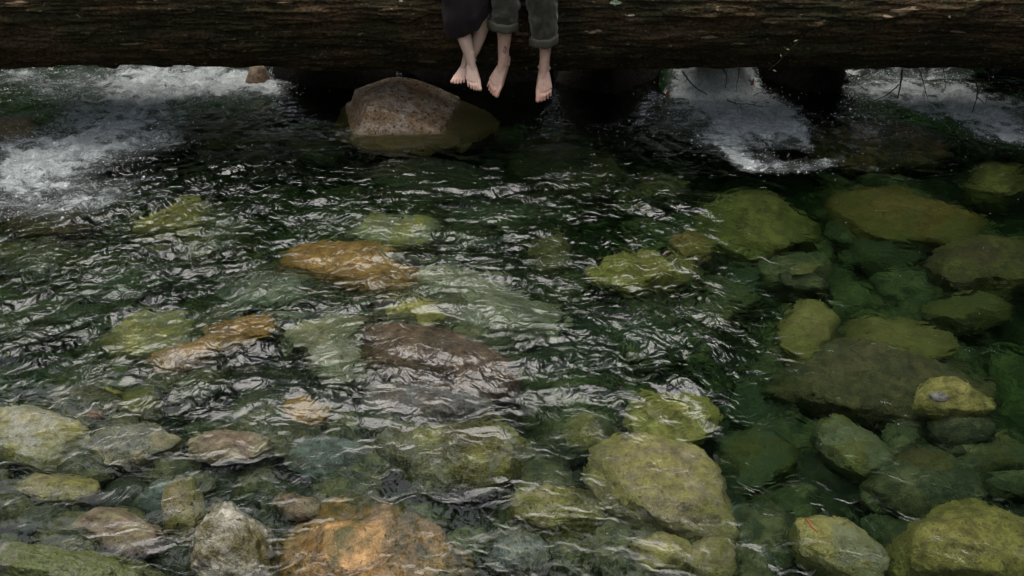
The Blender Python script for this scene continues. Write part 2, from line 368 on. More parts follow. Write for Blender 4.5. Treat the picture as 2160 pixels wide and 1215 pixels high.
for i, (px, py, rx, ry, ang, dep, c1, c2, lab) in enumerate(STONES):
    sc = 1.17*(1.16 if py > 850 and px < 620 and dep > 0 else 1); rx, ry = rx*sc, ry*sc
    th = PITCH - math.atan((607.5-py)/FPX); L = np.linalg.norm(W(px, py)-np.array([0,0,CAMZ])); mpp = L/FPX
    c = .62*ry*mpp/math.cos(th); zc = min(-dep, .03) - c*.55
    if dep < 0: zc = -dep - c*.8
    zc = min(zc, -.02) if dep >= 0 else zc
    C = W(px, py, min(zc, -.001)) if dep >= 0 else W(px, py, 0)
    if dep < 0: C[2] = 0
    q = min(zc, -.001) if dep >= 0 else 0
    J = np.stack([(W(px+4, py, q)-W(px-4, py, q))[:2]/8, (W(px, py+4, q)-W(px, py-4, q))[:2]/8], 1)
    a = R(ang); M = J @ np.array([[math.cos(a), -math.sin(a)], [math.sin(a), math.cos(a)]]) @ np.diag([rx, ry])
    M[1] *= .86
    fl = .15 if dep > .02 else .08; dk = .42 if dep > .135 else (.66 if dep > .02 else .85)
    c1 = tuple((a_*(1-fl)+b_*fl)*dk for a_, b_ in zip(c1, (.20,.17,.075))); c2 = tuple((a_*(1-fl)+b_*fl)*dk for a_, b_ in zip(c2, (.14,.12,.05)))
    V, F = stone_shape(i+11, 6 if dep < -.05 else (5 if rx > 90 else 4))
    if dep < -.05: V *= (1 + .05*noise3(V[:,0]*6, V[:,1]*6, V[:,2]*6, 21) + .03*noise3(V[:,0]*14, V[:,1]*14, V[:,2]*14, 22) + .015*noise3(V[:,0]*32, V[:,1]*32, V[:,2]*32, 23))[:, None]
    base = -dep - c                                     # top of the stone ends at -dep
    X = np.empty_like(V); X[:, :2] = V[:, :2] @ M.T; X[:, 2] = np.where(V[:, 2] > 0, V[:, 2]*c, V[:, 2]*c*1.7)
    moss = (.085,.105,.020) if 'mossy rock in the bottom left' in lab else ((.10,.085,.02) if 'huge orange' in lab else None)
    spk = .75 if 'speckled' in lab else (.5 if moss or 'pitted' in lab else .3)
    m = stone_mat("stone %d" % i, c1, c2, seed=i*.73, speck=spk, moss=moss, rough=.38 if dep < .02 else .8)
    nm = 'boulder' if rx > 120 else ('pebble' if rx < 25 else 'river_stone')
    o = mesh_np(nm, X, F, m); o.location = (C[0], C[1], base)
    tag(o, lab, 'boulder' if rx > 120 else ('pebble' if rx < 25 else 'stone'), 'stones lying in the stream bed')
    bed_pts.append((C[0], C[1], base - c*.6, .5*(abs(M[0,0])+abs(M[1,1]))+.12))

# boulder below the feet: steep left face, long back sloping to the right, waterline across it
def feet_boulder():
    V, F = ico(6); V = V.copy(); rs = np.random.RandomState(5)
    for n, c in (((-1,-.15,.30),.62), ((.42,-.1,1),.46), ((-.10,-.95,.45),.60), ((.1,-1,.05),.80), ((.9,-.5,.2),.84), ((-.5,.1,1),.62), ((.15,-.1,1),.46)):
        n = np.array(n, float); n /= np.linalg.norm(n); d = V @ n; V -= np.outer(np.where(d > c, (d-c)*.98, 0), n)
    V *= (1 + .035*noise3(V[:,0]*2.3, V[:,1]*2.3, V[:,2]*2.3) + .02*noise3(V[:,0]*7, V[:,1]*7, V[:,2]*7, 3) + .008*noise3(V[:,0]*26, V[:,1]*26, V[:,2]*26, 4))[:, None]
    X = V*np.array([.62, .42, .335])
    X[:, 2] -= np.clip(X[:, 0]-(-.18), 0, 1)*.21*(X[:, 2] > -.1)       # back falls away to the right
    X[:, 0] = np.where(X[:,2] < .02, X[:,0]*1.0 - .03, X[:,0])
    m = stone_mat("coarse granite", (.66,.50,.36), (.46,.27,.12), speck=.95, rough=.6, fine=.6, dark=(.025,.02,.015))
    tr = m.node_tree; bs = [n for n in tr.nodes if n.type == 'BSDF_PRINCIPLED'][0]; src = bs.inputs['Base Color'].links[0].from_socket
    tc = tr.nodes.new("ShaderNodeTexCoord"); sx = tr.nodes.new("ShaderNodeSeparateXYZ"); tr.links.new(tc.outputs['Object'], sx.inputs[0])
    nz = tr.nodes.new("ShaderNodeTexNoise"); nz.inputs['Scale'].default_value = 9; tr.links.new(tc.outputs['Object'], nz.inputs[0])
    ad = tr.nodes.new("ShaderNodeMath"); ad.operation = 'MULTIPLY_ADD'; tr.links.new(nz.outputs[0], ad.inputs[0]); ad.inputs[1].default_value = .05; tr.links.new(sx.outputs[2], ad.inputs[2])
    mr = tr.nodes.new("ShaderNodeMapRange"); tr.links.new(ad.outputs[0], mr.inputs[0]); mr.inputs[1].default_value = .062; mr.inputs[2].default_value = .012
    mm = tr.nodes.new("ShaderNodeMix"); mm.data_type = 'RGBA'; tr.links.new(mr.outputs[0], mm.inputs[0]); tr.links.new(src, mm.inputs[6]); mm.inputs[7].default_value = (.22,.165,.045,1); tr.links.new(mm.outputs[2], bs.inputs['Base Color'])
    o = mesh_np('boulder', X, F, m); p = W(875, 262); o.location = (p[0]-.02, p[1]+.08, -.005)
    tag(o, "coarse granite boulder rising from the water under the log, just left of the dangling feet", 'boulder', 'stones lying in the stream bed')
    bed_pts.append((p[0], p[1]+.15, -.3, .6))
feet_boulder()
# small brown stone in the left rapid, wet rock at the far left of it
def small_emergent(px, py, z, sx, sy, sz, seed, c1, c2, lab, Y=None, level=4):
    V, F = stone_shape(seed, level); p = P(px, py, Y)
    o = mesh_np('river_stone' if sx < .3 else 'boulder', V*np.array([sx, sy, sz]), F, stone_mat("wet or shade-black stone %d" % seed, c1, c2, speck=.6, seed=seed, rough=.95 if seed > 75 else .5, spec=.08 if seed > 75 else .5)); o.location = (p.x, p.y, p.z)
    tag(o, lab, 'stone' if sx < .3 else 'boulder', 'stones lying in the stream bed'); return o
small_emergent(543, 168, 0, .095, .10, .12, 70, (.26,.17,.10), (.17,.11,.06), "small rough brown stone standing out of the left rapid at the log", 6.95)
small_emergent(1980, 838, 0, .040, .030, .022, 72, (.13,.13,.11), (.07,.07,.06), "small grey stone tip breaking the water above the sandy yellow stone", W(1980,838)[1])
SHADE_BLACK = (.008,.007,.006)  # near-black stone colour stands in for the deep shade under the log
for px, py, Y, sx, sy, sz, sd_, lab in (  # boulders added behind the log so its gaps stay dark
  (705,150,7.15,.50,.44,.50,80,"added boulder, shade painted black, behind the granite one below the feet"),
  (1000,160,7.2,.66,.46,.50,81,"added boulder, shade painted black, right behind the dangling feet"),
  (1262,160,7.1,.54,.46,.50,82,"added boulder, shade painted black, beside the white cascade, on its left under the log"),
  (1690,165,7.1,.42,.40,.50,83,"added boulder, shade painted black, between the white cascade and the far right rapid"),
  (2130,130,7.9,.42,.35,.72,84,"added boulder, shade painted black, beside the far right rapid at the photo's edge")):
    o = small_emergent(px, py, 0, sx, sy, sz, sd_, SHADE_BLACK, (.012,.011,.008), lab, Y, 4); o.location.z = -.12; o.scale.z = 1.45

# ------------------------------------------------------------------ the water
xs = np.concatenate([np.linspace(-14, -4.6, 24, endpoint=False), np.arange(-4.6, 4.6, .0115), np.linspace(4.6, 14, 24)])
ys = np.concatenate([np.linspace(-7, 1.75, 24, endpoint=False), np.arange(1.75, 7.7, .0115), np.linspace(7.7, 15, 24)])
GX, GY = np.meshgrid(xs, ys); PX, PY = project(GX, GY, 0*GX)
def blob(cx, cy, rx, ry, ang=0, p=1.0):
    a = R(ang); dx, dy = PX-cx, PY-cy; u = (dx*math.cos(a)+dy*math.sin(a))/rx; v = (-dx*math.sin(a)+dy*math.cos(a))/ry
    return np.exp(-(u*u+v*v)**p)
# how lively the surface is
turb = .40 + 0*GX
for b, s in (((850,620,620,260,3),.75), ((200,640,420,300,-15),.45), ((700,900,600,260,0),.45), ((1350,620,260,170,40),.55), ((250,330,330,160,-10),.6),
             ((1900,600,400,280,0),-.33), ((1600,460,200,110,0),-.20), ((1950,1020,260,200,0),-.12), ((950,290,330,50,0),-.34), ((1650,960,170,160,0),-.22), ((1050,230,500,50,0),-.35), ((1850,300,200,60,0),-.25),
             ((1350,1050,300,160,0),.15), ((1300,420,200,60,10),.12)):
    turb = turb + s*blob(*b)
turb = turb - .5*blob(1000,190,520,45); turb = turb*(1-.74*sstep(740,960,PY)); turb = turb*(1 + .55*noise2(GX*1.3+4, GY*2.0, 81) + .30*noise2(GX*3.5, GY*5.5, 82)) - .10*blob(790,1120,230,110)
turb = np.clip(turb, .18, 1.25)*(1-.55*blob(790,1110,210,120))*(1-.8*blob(1000,190,520,45))
wx = GX + .17*noise2(GX*1.5, GY*1.5, 3) + .03*noise2(GX*6, GY*6, 4); wy = GY + .17*noise2(GX*1.5, GY*1.5, 5) + .03*noise2(GX*6, GY*6, 6)
def layer(ang, sx, sy, s):                            # noise stretched along world direction ang
    c, q = math.cos(R(ang)), math.sin(R(ang)); u = wx*c+wy*q; v = -wx*q+wy*c
    return noise2(u*sx, v*sy, s)
def ridge(n): return 1-np.abs(n)*1.9
wl = sstep(1000, 300, PX)*sstep(1150, 600, PY); wr = sstep(1050, 1450, PX); wm = np.clip(1-wl-wr, 0, 1)
def multi(sx, sy, s, f=lambda a: a):
    return wl*f(layer(38, sx, sy, s)) + wm*f(layer(-3, sx, sy, s+1)) + wr*f(layer(-48, sx, sy, s+2))
H = .024*multi(.7, 2.0, 20) + .0200*multi(1.2, 4.0, 30, ridge) + .0135*multi(1.9, 7.0, 40, ridge) + .0038*multi(4.5, 16, 50, ridge) + .0010*noise2(wx*30, wy*30, 60)
H = H*turb
# the purple-brown rock heaves the water up over itself
H += .020*blob(900,735,150,45,12)
# foam
wx0, wy0 = wx, wy
foam = 0*GX
for b, s in (((360,172,230,34,0),.85), ((480,180,80,22,10),.5), ((280,232,150,48,-8),.80), ((190,318,170,48,-12),.72), ((60,350,140,60,-10),.66), ((90,430,170,42,0),.56), ((330,300,60,20,0),.3), ((95,190,70,24,20),.40), ((20,160,60,18,0),.3), ((230,420,110,28,-20),.28),
             ((1500,190,66,42,0),1.1), ((1580,240,110,46,12),1.35), ((1550,295,80,36,0),.7), ((1690,290,22,38,-25),.6), ((1640,352,80,15,2),.62), ((1745,342,55,10,-12),.45), ((1555,335,50,16,30),.5), ((1430,250,50,40,0),.32), ((1830,355,60,12,0),.28), ((1330,270,90,30,0),.15),
             ((1960,205,150,30,5),1.0), ((2090,250,110,36,10),.9), ((2140,285,60,18,0),.5), ((1850,190,50,16,0),.4),
             ((1790,248,70,7,3),.25), ((560,185,40,14,20),.8), ((980,470,300,80,0),.08), ((1600,700,25,70,-30),.12)):
    foam = foam + s*blob(*b)
foam = np.clip(foam*(1 + .35*noise2(GX*3.5, GY*5, 9) + .30*noise2(wx0*9, wy0*16, 19) + .45*noise2(GX*13+GY*5, GY*3.5, 20)*(PX > 1300)), 0, 1.3); foam[(PY > 700)] *= 0
# upstream the bed steps down under the log: a slope at the left, two falls at the right
k1 = sstep(560, 420, PX)*sstep(6.9, 7.7, GY)*.16
kc = np.exp(-np.abs((PX-1498+14*noise2(GX*7,GY*0+1,88))/72)**3); kf = np.exp(-((PX-1935)/140)**4)
step = k1 + kc*.52*(1+.16*noise2(GX*16, GY*2, 91)+.10*noise2(GX*38, GY*4, 92))*sstep(6.62, 6.86, GY) + kf*.52*sstep(7.0, 7.25, GY) + sstep(7.4, 7.9, GY)*.3*(1-kc)*(1-kf)*(PX > 560)
H += step + np.minimum(foam, 1)*(.022*noise2(GX*9, GY*9, 13) + .014*noise2(GX*22, GY*22, 14)+ .006*noise2(GX*50, GY*50, 15)) + .035*blob(1525,196,60,16,5) + .03*blob(1950,185,120,10)
foam = np.clip(foam + kc*.9*((GY > 6.6)&(GY < 7.2)) + kf*.35*((GY > 6.95)&(GY < 7.4)), 0, 1.15)
top = np.stack([GX, GY, H], -1).reshape(-1, 3); nV = len(top); ny, nx = GX.shape
F = grid_faces(ny, nx)
ring = np.concatenate([np.arange(nx), np.arange(1, ny)*nx+nx-1, (ny-1)*nx+np.arange(nx-2, -1, -1), np.arange(ny-2, 0, -1)*nx])
low = top[ring].copy(); low[:, 2] = -3
n_ = len(ring); r2 = np.roll(ring, -1); li = nV+np.arange(n_); l2 = np.roll(li, -1)
sides = np.stack([ring, li, l2, r2], -1)
ctr = np.array([[0, 3, -3.0]]); bott = np.stack([l2, li, np.full(n_, nV+n_), np.full(n_, nV+n_)], -1)
Vw = np.concatenate([top, low, ctr])
me = bpy.data.meshes.new("water"); Fq = np.concatenate([F, sides])
me.vertices.add(len(Vw)); me.vertices.foreach_set('co', Vw.astype(np.float32).ravel())
loops = np.concatenate([Fq.ravel(), bott[:, :3].ravel()]).astype(np.int32)
me.loops.add(len(loops)); me.loops.foreach_set('vertex_index', loops)
nq, n3 = len(Fq), n_
me.polygons.add(nq+n3)
me.polygons.foreach_set('loop_start', np.concatenate([np.arange(nq)*4, nq*4+np.arange(n3)*3]).astype(np.int32))
me.polygons.foreach_set('loop_total', np.concatenate([np.full(nq, 4), np.full(n3, 3)]).astype(np.int32))
me.polygons.foreach_set('use_smooth', np.concatenate([np.ones(nq, bool), np.zeros(n3, bool)]))
me.update(calc_edges=True)
pad = np.zeros(n_+1)
for nme, arr in (('foam', foam.ravel()), ('turb', turb.ravel())):
    at = me.attributes.new(nme, 'FLOAT', 'POINT'); at.data.foreach_set('value', np.concatenate([arr, pad]).astype(np.float32))
water = bpy.data.objects.new("water", me); COL.objects.link(water); me.materials.append(M_water); tag(water, kind='structure')
FOAM, HH = foam, H
def water_z(x, y):
    j = int(np.clip(np.searchsorted(xs, x), 0, nx-1)); i = int(np.clip(np.searchsorted(ys, y), 0, ny-1)); return H[i, j], foam[i, j]

# ------------------------------------------------------------------ stream bed and banks, one sheet
bx = np.concatenate([np.linspace(-60, -6, 28, endpoint=False), np.arange(-6, 6, .05), np.linspace(6, 60, 28)])
by = np.concatenate([np.linspace(-45, 1, 24, endpoint=False), np.arange(1, 9, .05), np.linspace(9, 60, 30)])
BX, BY = np.meshgrid(bx, by)
bz = -.95 + .40*sstep(4.2, 2.3, BY) + .18*sstep(0, -2.5, BX) + .10*noise2(BX*1.1, BY*1.1, 70) + .04*noise2(BX*4, BY*4, 71) + .02*noise2(BX*11, BY*11, 72)
for (cx, cy, cz, rr) in bed_pts:
    g = np.exp(-((BX-cx)**2+(BY-cy)**2)/(rr*rr)); bz = bz + np.maximum(cz-bz, 0)*g*.8
out = np.maximum(np.maximum(np.abs(BX)-7.5, BY-9.0), -4-BY); bz = bz + np.clip(out, 0, 3)*.8 + np.clip(out-3, 0, 50)*.45 + np.clip(out, 0, 1)*noise2(BX*.3, BY*.3, 73)*.8
mesh_np("ground", np.stack([BX, BY, bz], -1).reshape(-1, 3), grid_faces(*BX.shape), M_bed).update_tag()
tag(bpy.data.objects["ground"], kind='structure')
def bed_z(x, y):
    return bz[int(np.clip(np.searchsorted(by, y), 0, len(by)-1)), int(np.clip(np.searchsorted(bx, x), 0, len(bx)-1))]
# cobbles and gravel between the stones
rs = np.random.RandomState(3); VV = []; FF = []; base = 0
shapes = [stone_shape(200+s, 2, 6) for s in range(8)]
for i in range(2600):
    x = rs.uniform(-4.8, 4.8); y = rs.uniform(1.8, 8); s = rs.choice([.04, .07, .11, .16], p=[.3, .3, .25, .15])*rs.uniform(.7, 1.3)
    V, F = shapes[rs.randint(8)]; a = rs.uniform(0, 6.28); m = np.array([[math.cos(a), -math.sin(a)], [math.sin(a), math.cos(a)]])
    X = V*np.array([s*1.25, s, s*.65]); X[:, :2] = X[:, :2] @ m; X += [x, y, bed_z(x, y)+s*.2]
    VV.append(X); FF.append(F+base); base += len(X)
tag(mesh_np("gravel", np.concatenate(VV), np.concatenate(FF), M_gravel), "dim cobbles and gravel covering the stream bed between the stones", "gravel", kind='stuff')
# bubbles drifting on the surface and along the foam edges
VV = []; FF = []; base = 0; Vs, Fs = ico(1); Vb, Fb = ico(2)
fmask = (FOAM.ravel()*1.0); inside = (PX.ravel() > -40) & (PX.ravel() < 2200) & (PY.ravel() > 120) & (PY.ravel() < 1240)
pr = (np.clip(fmask, .0, .6)**1.6 + .0010)*inside*(PY.ravel() < 900)+.0002*inside; area = 1.0; pr /= pr.sum()
idx = rs.choice(len(pr), 5200, p=pr); fx, fy, fz = GX.ravel(), GY.ravel(), HH.ravel()
for j in idx:
    r = rs.uniform(.0012, .0030) if rs.rand() < .97 else rs.uniform(.004, .007)
    X = Vs*[r*1.2, r*1.2, r*.8] + [fx[j]+rs.uniform(-.006,.006), fy[j]+rs.uniform(-.006,.006), fz[j]+r*.4]
    VV.append(X); FF.append(Fs+base); base += len(X)
M_foam = plain("white froth", (.72,.78,.78), .35, 300, .1)
tag(mesh_np("foam", np.concatenate(VV), np.concatenate(FF), M_foam), "white froth and flecks of foam drifting on the dark stream", "foam", kind='stuff')

# ------------------------------------------------------------------ the log across the stream
LR, LYC = .50, 6.37
th = PITCH-math.atan(465/FPX); LZC = CAMZ + (LR - LYC*math.sin(th))/math.cos(th)
lx = np.concatenate([np.linspace(-13, -3.8, 90, endpoint=False), np.arange(-3.8, 3.8, .006), np.linspace(3.8, 13, 90)])
la = np.concatenate([np.linspace(.60*math.pi, 1.62*math.pi, 330, endpoint=False), np.linspace(1.62*math.pi, 2.60*math.pi, 60, endpoint=False)])
LX, LA = np.meshgrid(lx, la, indexing='ij')
def log_r(X, A):
    c, s = np.cos(A)*3, np.sin(A)*3
    r = .028*noise3(X*.8, c*.6, s*.6, 1) + .018*noise3(X*1.8, c*1.6, s*1.6, 2)
    st = noise3(X*1.6, c*8, s*8, 5); r = r + .006*st
    st2 = noise3(X*4.5, c*19, s*19, 6); r = r - .008*np.clip(st2-.25, 0, 1)*1.6*sstep(-.3,.5,noise3(X*.9, c*1.5, s*1.5, 12))
    pl = noise3(X*3.0, c*2.6, s*2.6, 7); r = r + .016*sstep(.25, .32, pl)                # plates of bark left standing
    r = r + .012*noise3(X*5, c*5, s*5, 18) + .008*noise3(X*11, c*13, s*13, 8) + .0035*noise3(X*34, c*50, s*50, 9)
    return LR - .01 + r
RR = log_r(LX, LA)
LV = np.stack([LX, LYC + RR*np.cos(LA), LZC + RR*np.sin(LA)], -1).reshape(-1, 3)
logo = mesh_np("fallen_log", LV, grid_faces(len(lx), len(la), wrap=True), M_log)
tag(logo, "huge dark brown fallen tree trunk lying across the stream with two people sitting on it", "log")
bm = bmesh.new(); bm.from_mesh(logo.data); bmesh.ops.holes_fill(bm, edges=[e for e in bm.edges if e.is_boundary], sides=0); bm.to_mesh(logo.data); bm.free()
def on_log(px, py):                                  # the point of the log's surface seen at a pixel
    d = ray(px, py); rad = LR
    for _ in range(4):
        oy, oz = -LYC, CAMZ-LZC; A = d[1]**2+d[2]**2; B = oy*d[1]+oz*d[2]; D = B*B - A*(oy*oy+oz*oz-rad*rad)
        if D < 0: return None
        t = (-B-math.sqrt(D))/A; p = np.array([0, 0, CAMZ])+d*t
        rad = float(log_r(np.array([p[0]]), np.array([math.atan2(p[2]-LZC, p[1]-LYC)]))[0])
    return Vector(p)
def log_patch(pxc, pyc, hx, hy, seed, mat, name, rough=.5, thick=.006):
    rr = random.Random(seed); n = 26; V = []; F = []
    for ringi, f in enumerate((0.0, .45, .8, 1.0)):
        for k in range(n):
            a = 2*math.pi*k/n; j = 1 + rough*(noise3(np.array([math.cos(a)*1.6+seed]), np.array([math.sin(a)*1.6]), np.array([seed*.7]))[0]) + rr.uniform(-.12,.12)
            x = hx*f*j*math.cos(a); z = hy*f*j*math.sin(a); p = on_log(pxc+x, pyc+z)
            if p is None: return None
            nrm = Vector((0, p.y-LYC, p.z-LZC)).normalized(); V.append(p + nrm*(thick*(1.2-f) if f < 1 else -.004))
    for q in range(3):
        for k in range(n):
            k2 = (k+1) % n; F.append((q*n+k, q*n+k2, (q+1)*n+k2, (q+1)*n+k))
    o = py_mesh(name, V, F, mat); o.parent = logo; return o
for a in ((1298,5,12,7,1),(1331,33,8,3,2),(2002,36,4,3,3),(846,2,5,3,12)):
    o = log_patch(*a, M_lichen, "lichen")
for a in ((1900,26,24,7,4),(1872,36,14,4,5),(1730,48,14,6,6),(1100,70,14,5,7),(1500,78,14,4,8),(1098,86,9,4,9),(2020,68,16,3,10),(1180,98,5,3,11),(1250,102,24,3,13),(1560,92,14,1.6,14),(1680,99,20,1.6,15),(280,93,24,1.6,16),(345,106,24,1.5,17),(905,130,18,2.0,18),(380,72,12,1.8,19),(1925,20,20,8,20),(600,7,22,5,21),(40,6,30,6,22),(1245,68,12,4,23),(1110,8,22,5,24),(1262,65,12,3,25)):
    log_patch(*a, M_wood, "bare_wood", .8, .004)

# ------------------------------------------------------------------ people
def capsule(a, b, ra, rb, seg=18, st=5):
    a, b = Vector(a), Vector(b); t = b-a; L = max(t.length, 1e-5); t.normalize()
    x = t.orthogonal().normalized(); y = t.cross(x); V = []; F = []; rings = []
    for i in range(st+1):
        q = -math.pi/2 + math.pi/2*i/st; rings.append((ra*math.sin(q), ra*math.cos(q)))
    for i in range(st+1):
        q = math.pi/2*i/st; rings.append((L + rb*math.sin(q), rb*math.cos(q)))
    for d, r in rings:
        r = max(r, 1e-4)
        for k in range(seg):
            q = 2*math.pi*k/seg; V.append(a + t*d + (x*math.cos(q)+y*math.sin(q))*r)
    n = len(rings)
    for i in range(n-1):
        for k in range(seg):
            k2 = (k+1) % seg; F.append((i*seg+k, i*seg+k2, (i+1)*seg+k2, (i+1)*seg+k))
    F.append(tuple(range(seg))[::-1]); F.append(tuple((n-1)*seg+k for k in range(seg)))
    return V, F
class Body:
    def __init__(s): s.V = []; s.F = []
    def add(s, VF):
        b = len(s.V); s.V += [Vector(v) for v in VF[0]]; s.F += [tuple(i+b for i in f) for f in VF[1]]
    def cap(s, a, b, ra, rb): s.add(capsule(a, b, ra, rb))
    def chain(s, pts):
        for (a, ra), (b, rb) in zip(pts, pts[1:]): s.cap(a, b, ra, rb)
    def ell(s, c, r, rot=None):
        V, F = ico(3); V = V*np.array(r); c = Vector(c)
        s.add(([ (rot @ Vector(v) if rot else Vector(v)) + c for v in V], [tuple(f) for f in F]))
    def build(s, name, mat, voxel, smooth=3, fac=.5):
        me = bpy.data.meshes.new(name); me.from_pydata([tuple(v) for v in s.V], [], s.F); me.update()
        o = bpy.data.objects.new(name, me); COL.objects.link(o)
        m = o.modifiers.new('r', 'REMESH'); m.mode = 'VOXEL'; m.voxel_size = voxel
        m2 = o.modifiers.new('s', 'SMOOTH'); m2.iterations = smooth; m2.factor = fac
        dg = bpy.context.evaluated_depsgraph_get(); ev = o.evaluated_get(dg); nm = bpy.data.meshes.new_from_object(ev)
        o.modifiers.clear(); o.data = nm; nm.name = name; nm.materials.clear(); nm.materials.append(mat)
        nm.polygons.foreach_set('use_smooth', [True]*len(nm.polygons)); return o
TOES = []
def foot(B, A, tip, nrm, big, L, Wd, up=(0,0,1)):
    """A ankle joint, tip end of the middle toes, nrm where the instep faces, big = +1 when the great toe lies on the +side"""
    d = (Vector(tip)-Vector(A)).normalized(); n = Vector(nrm); n = (n - d*n.dot(d)).normalized(); s = d.cross(n).normalized()
    if s.x < 0: s = -s
    s = s*big; A = Vector(A); k = L/.25
    def q(f, u, v): return A + d*(f*k) + s*(u*Wd/.09) + n*(v*k)
    B.cap(q(-.03,0,-.004), q(.085,.006,-.016), .030*k, .018*k); B.cap(A+Vector(up)*.05, q(.075,.006,-.017), .028*k, .017*k)
    B.cap(q(-.035,-.002,-.045), q(-.02,0,-.02), .027*k, .027*k)          # heel
    B.cap(q(-.04,-.002,-.03), q(-.005,0,.03-.03), .022*k, .028*k)        # tendon
    B.ell(q(-.008,.026,-.004), (.012*k,)*3); B.ell(q(-.003,-.026,-.010), (.012*k,)*3)   # ankle bones
    B.cap(q(-.03,-.006,-.045), q(.11,-.024,-.034), .020*k, .014*k)       # outer edge
    B.cap(q(-.02,.008,-.035), q(.12,.028,-.026), .020*k, .018*k)         # inner edge
    for u, f in ((.030,.124),(.012,.130),(-.006,.126),(-.022,.117),(-.036,.104)):
        B.cap(q(.030,u*.35,-.008), q(f,u,-.020), .021*k, .0125*k)
    for i, (u, f0, f1, r, v) in enumerate(((.0330,.128,.183,.0130,-.020),(.0115,.134,.182,.0080,-.020),(-.0060,.130,.175,.0075,-.022),(-.0230,.121,.164,.0072,-.024),(-.0385,.108,.148,.0070,-.026))):
        mid = (f0+f1)/2+.004; h = .006 if i else .001
        B.cap(q(f0,u,v), q(mid,u,v+h), r*k*1.02, r*k*.92); B.cap(q(mid,u,v+h), q(f1,u*1.02,v-h*.9), r*k*.92, r*k*.98)
        TOES.append((q(f1,u,v), .035))
    TOES.append((q(-.035,0,-.045), .035)); TOES.append((q(.12,.04,-.03), .03))
def flush(o, toes):
    me = o.data; co = np.empty(len(me.vertices)*3, np.float32); me.vertices.foreach_get('co', co); co = co.reshape(-1, 3); f = np.zeros(len(co))
    for c, r in toes: f = np.maximum(f, np.exp(-((co-np.array(c))**2).sum(1)/(r*r*.6)))
    at = me.attributes.new('flush', 'FLOAT', 'POINT'); at.data.foreach_set('value', (f*.5).astype(np.float32))
def upper(B, cx, hipL, hipR, k=1.0, lean=0.0, woman=False):
    """pelvis, torso, neck, head with a face, arms whose hands rest on the thighs"""
    y0, z0 = 6.10, 1.40
    B.ell((cx, y0+.02, z0+.02), (.165*k, .12*k, .11*k)); B.cap((cx, y0, z0+.08), (cx+lean*.4, y0-.02, z0+.28), .115*k, .125*k)
    B.ell((cx+lean*.4, y0-.01, z0+.36), (.165*k, .11*k, .14*k)); B.cap((cx+lean*.6-.15*k, y0-.01, z0+.46), (cx+lean*.6+.15*k, y0-.01, z0+.46), .055*k, .055*k)
    B.cap((cx+lean*.7, y0-.02, z0+.5), (cx+lean, y0-.045, z0+.62), .052*k, .048*k)
    h = Vector((cx+lean, y0-.07, z0+.70)); B.ell(h+Vector((0,.015,.03)), (.075, .092, .095)); B.ell(h+Vector((0,-.02,-.045)), (.055,.065,.065))
    B.cap(h+Vector((0,-.088,.02)), h+Vector((0,-.102,-.018)), .009, .014)                      # nose
    for sx in (-1, 1):
        B.ell(h+Vector((sx*.032,-.070,.022)), (.013,.011,.010)); B.ell(h+Vector((sx*.078,.01,.0)), (.010,.020,.030))   # eyes, ears
        S = Vector((cx+lean*.6+sx*.18*k, y0-.01, z0+.45)); E = Vector((cx+sx*.25*k, y0-.06, z0+.17)); Hn = Vector((cx+sx*.15*k, y0-.25, z0+.10))
        B.chain([(S,.05*k),(E,.038*k),(Hn,.026*k)]); dd = (Hn-E).normalized(); up = Vector((0,.4,1)).normalized(); sd2 = dd.cross(up).normalized()
        pm = Hn+dd*.05; B.ell(pm, (.038,.045,.018))
        for i, (u, l) in enumerate(((-.028,.06),(-.009,.072),(.010,.068),(.028,.055))):
            a = pm+dd*.035+sd2*u; B.chain([(a,.0085),(a+dd*l*.5+up*.004,.008),(a+dd*l-up*.012,.007)])
        a = pm-sd2*.03*sx*-1; B.chain([(a,.010),(a+dd*.03-sd2*.02*sx*-1,.009),(a+dd*.055-sd2*.022*sx*-1,.008)])
    B.cap(h+Vector((-.02,-.078,-.048)), h+Vector((.02,-.078,-.048)), .007, .007)               # mouth
    return h
# --- woman (ankles crossed, dark skirt)
BW = Body(); TOES.clear()
wr_k, wr_a = P(948,-38,5.74), P(993,130,5.70)        # her right leg, in front
wl_k, wl_a = P(1010,-38,5.78), P(986,131,5.80)       # her left leg, behind
wr_c = P(972,48,5.745); wl_c = P(1022,40,5.80)
BW.chain([(wr_k,.046),(P(958,8,5.75),.052),(P(970,45,5.745),.051),(P(980,80,5.73),.043),(P(988,108,5.71),.034),(wr_a,.029)])
BW.chain([(wl_k,.046),(P(1016,5,5.80),.050),(P(1020,40,5.815),.048),(P(1011,75,5.81),.042),(P(999,108,5.80),.034),(wl_a,.028)])
wh = -.30
BW.cap(wr_k, (wh-.08,6.08,1.37), .046, .070); BW.cap(wl_k, (wh+.09,6.08,1.37), .046, .070)
foot(BW, wr_a, P(1001,183,5.60), (.05,-1,.35), 1, .232, .082)
foot(BW, wl_a, P(969,160,5.70), (-.25,-.9,.45), -1, .225, .078)
hw = upper(BW, wh, None, None, .90, -.02, True)
person_w = empty("person", (wh, 6.08, 1.35))
tag(person_w, "woman in a dark plum skirt sitting on the log with bare feet crossed", "person", "two people sitting side by side on the log")
b = BW.build("body", M_skinw, .0030, 4); flush(b, TOES); adopt(b, person_w)
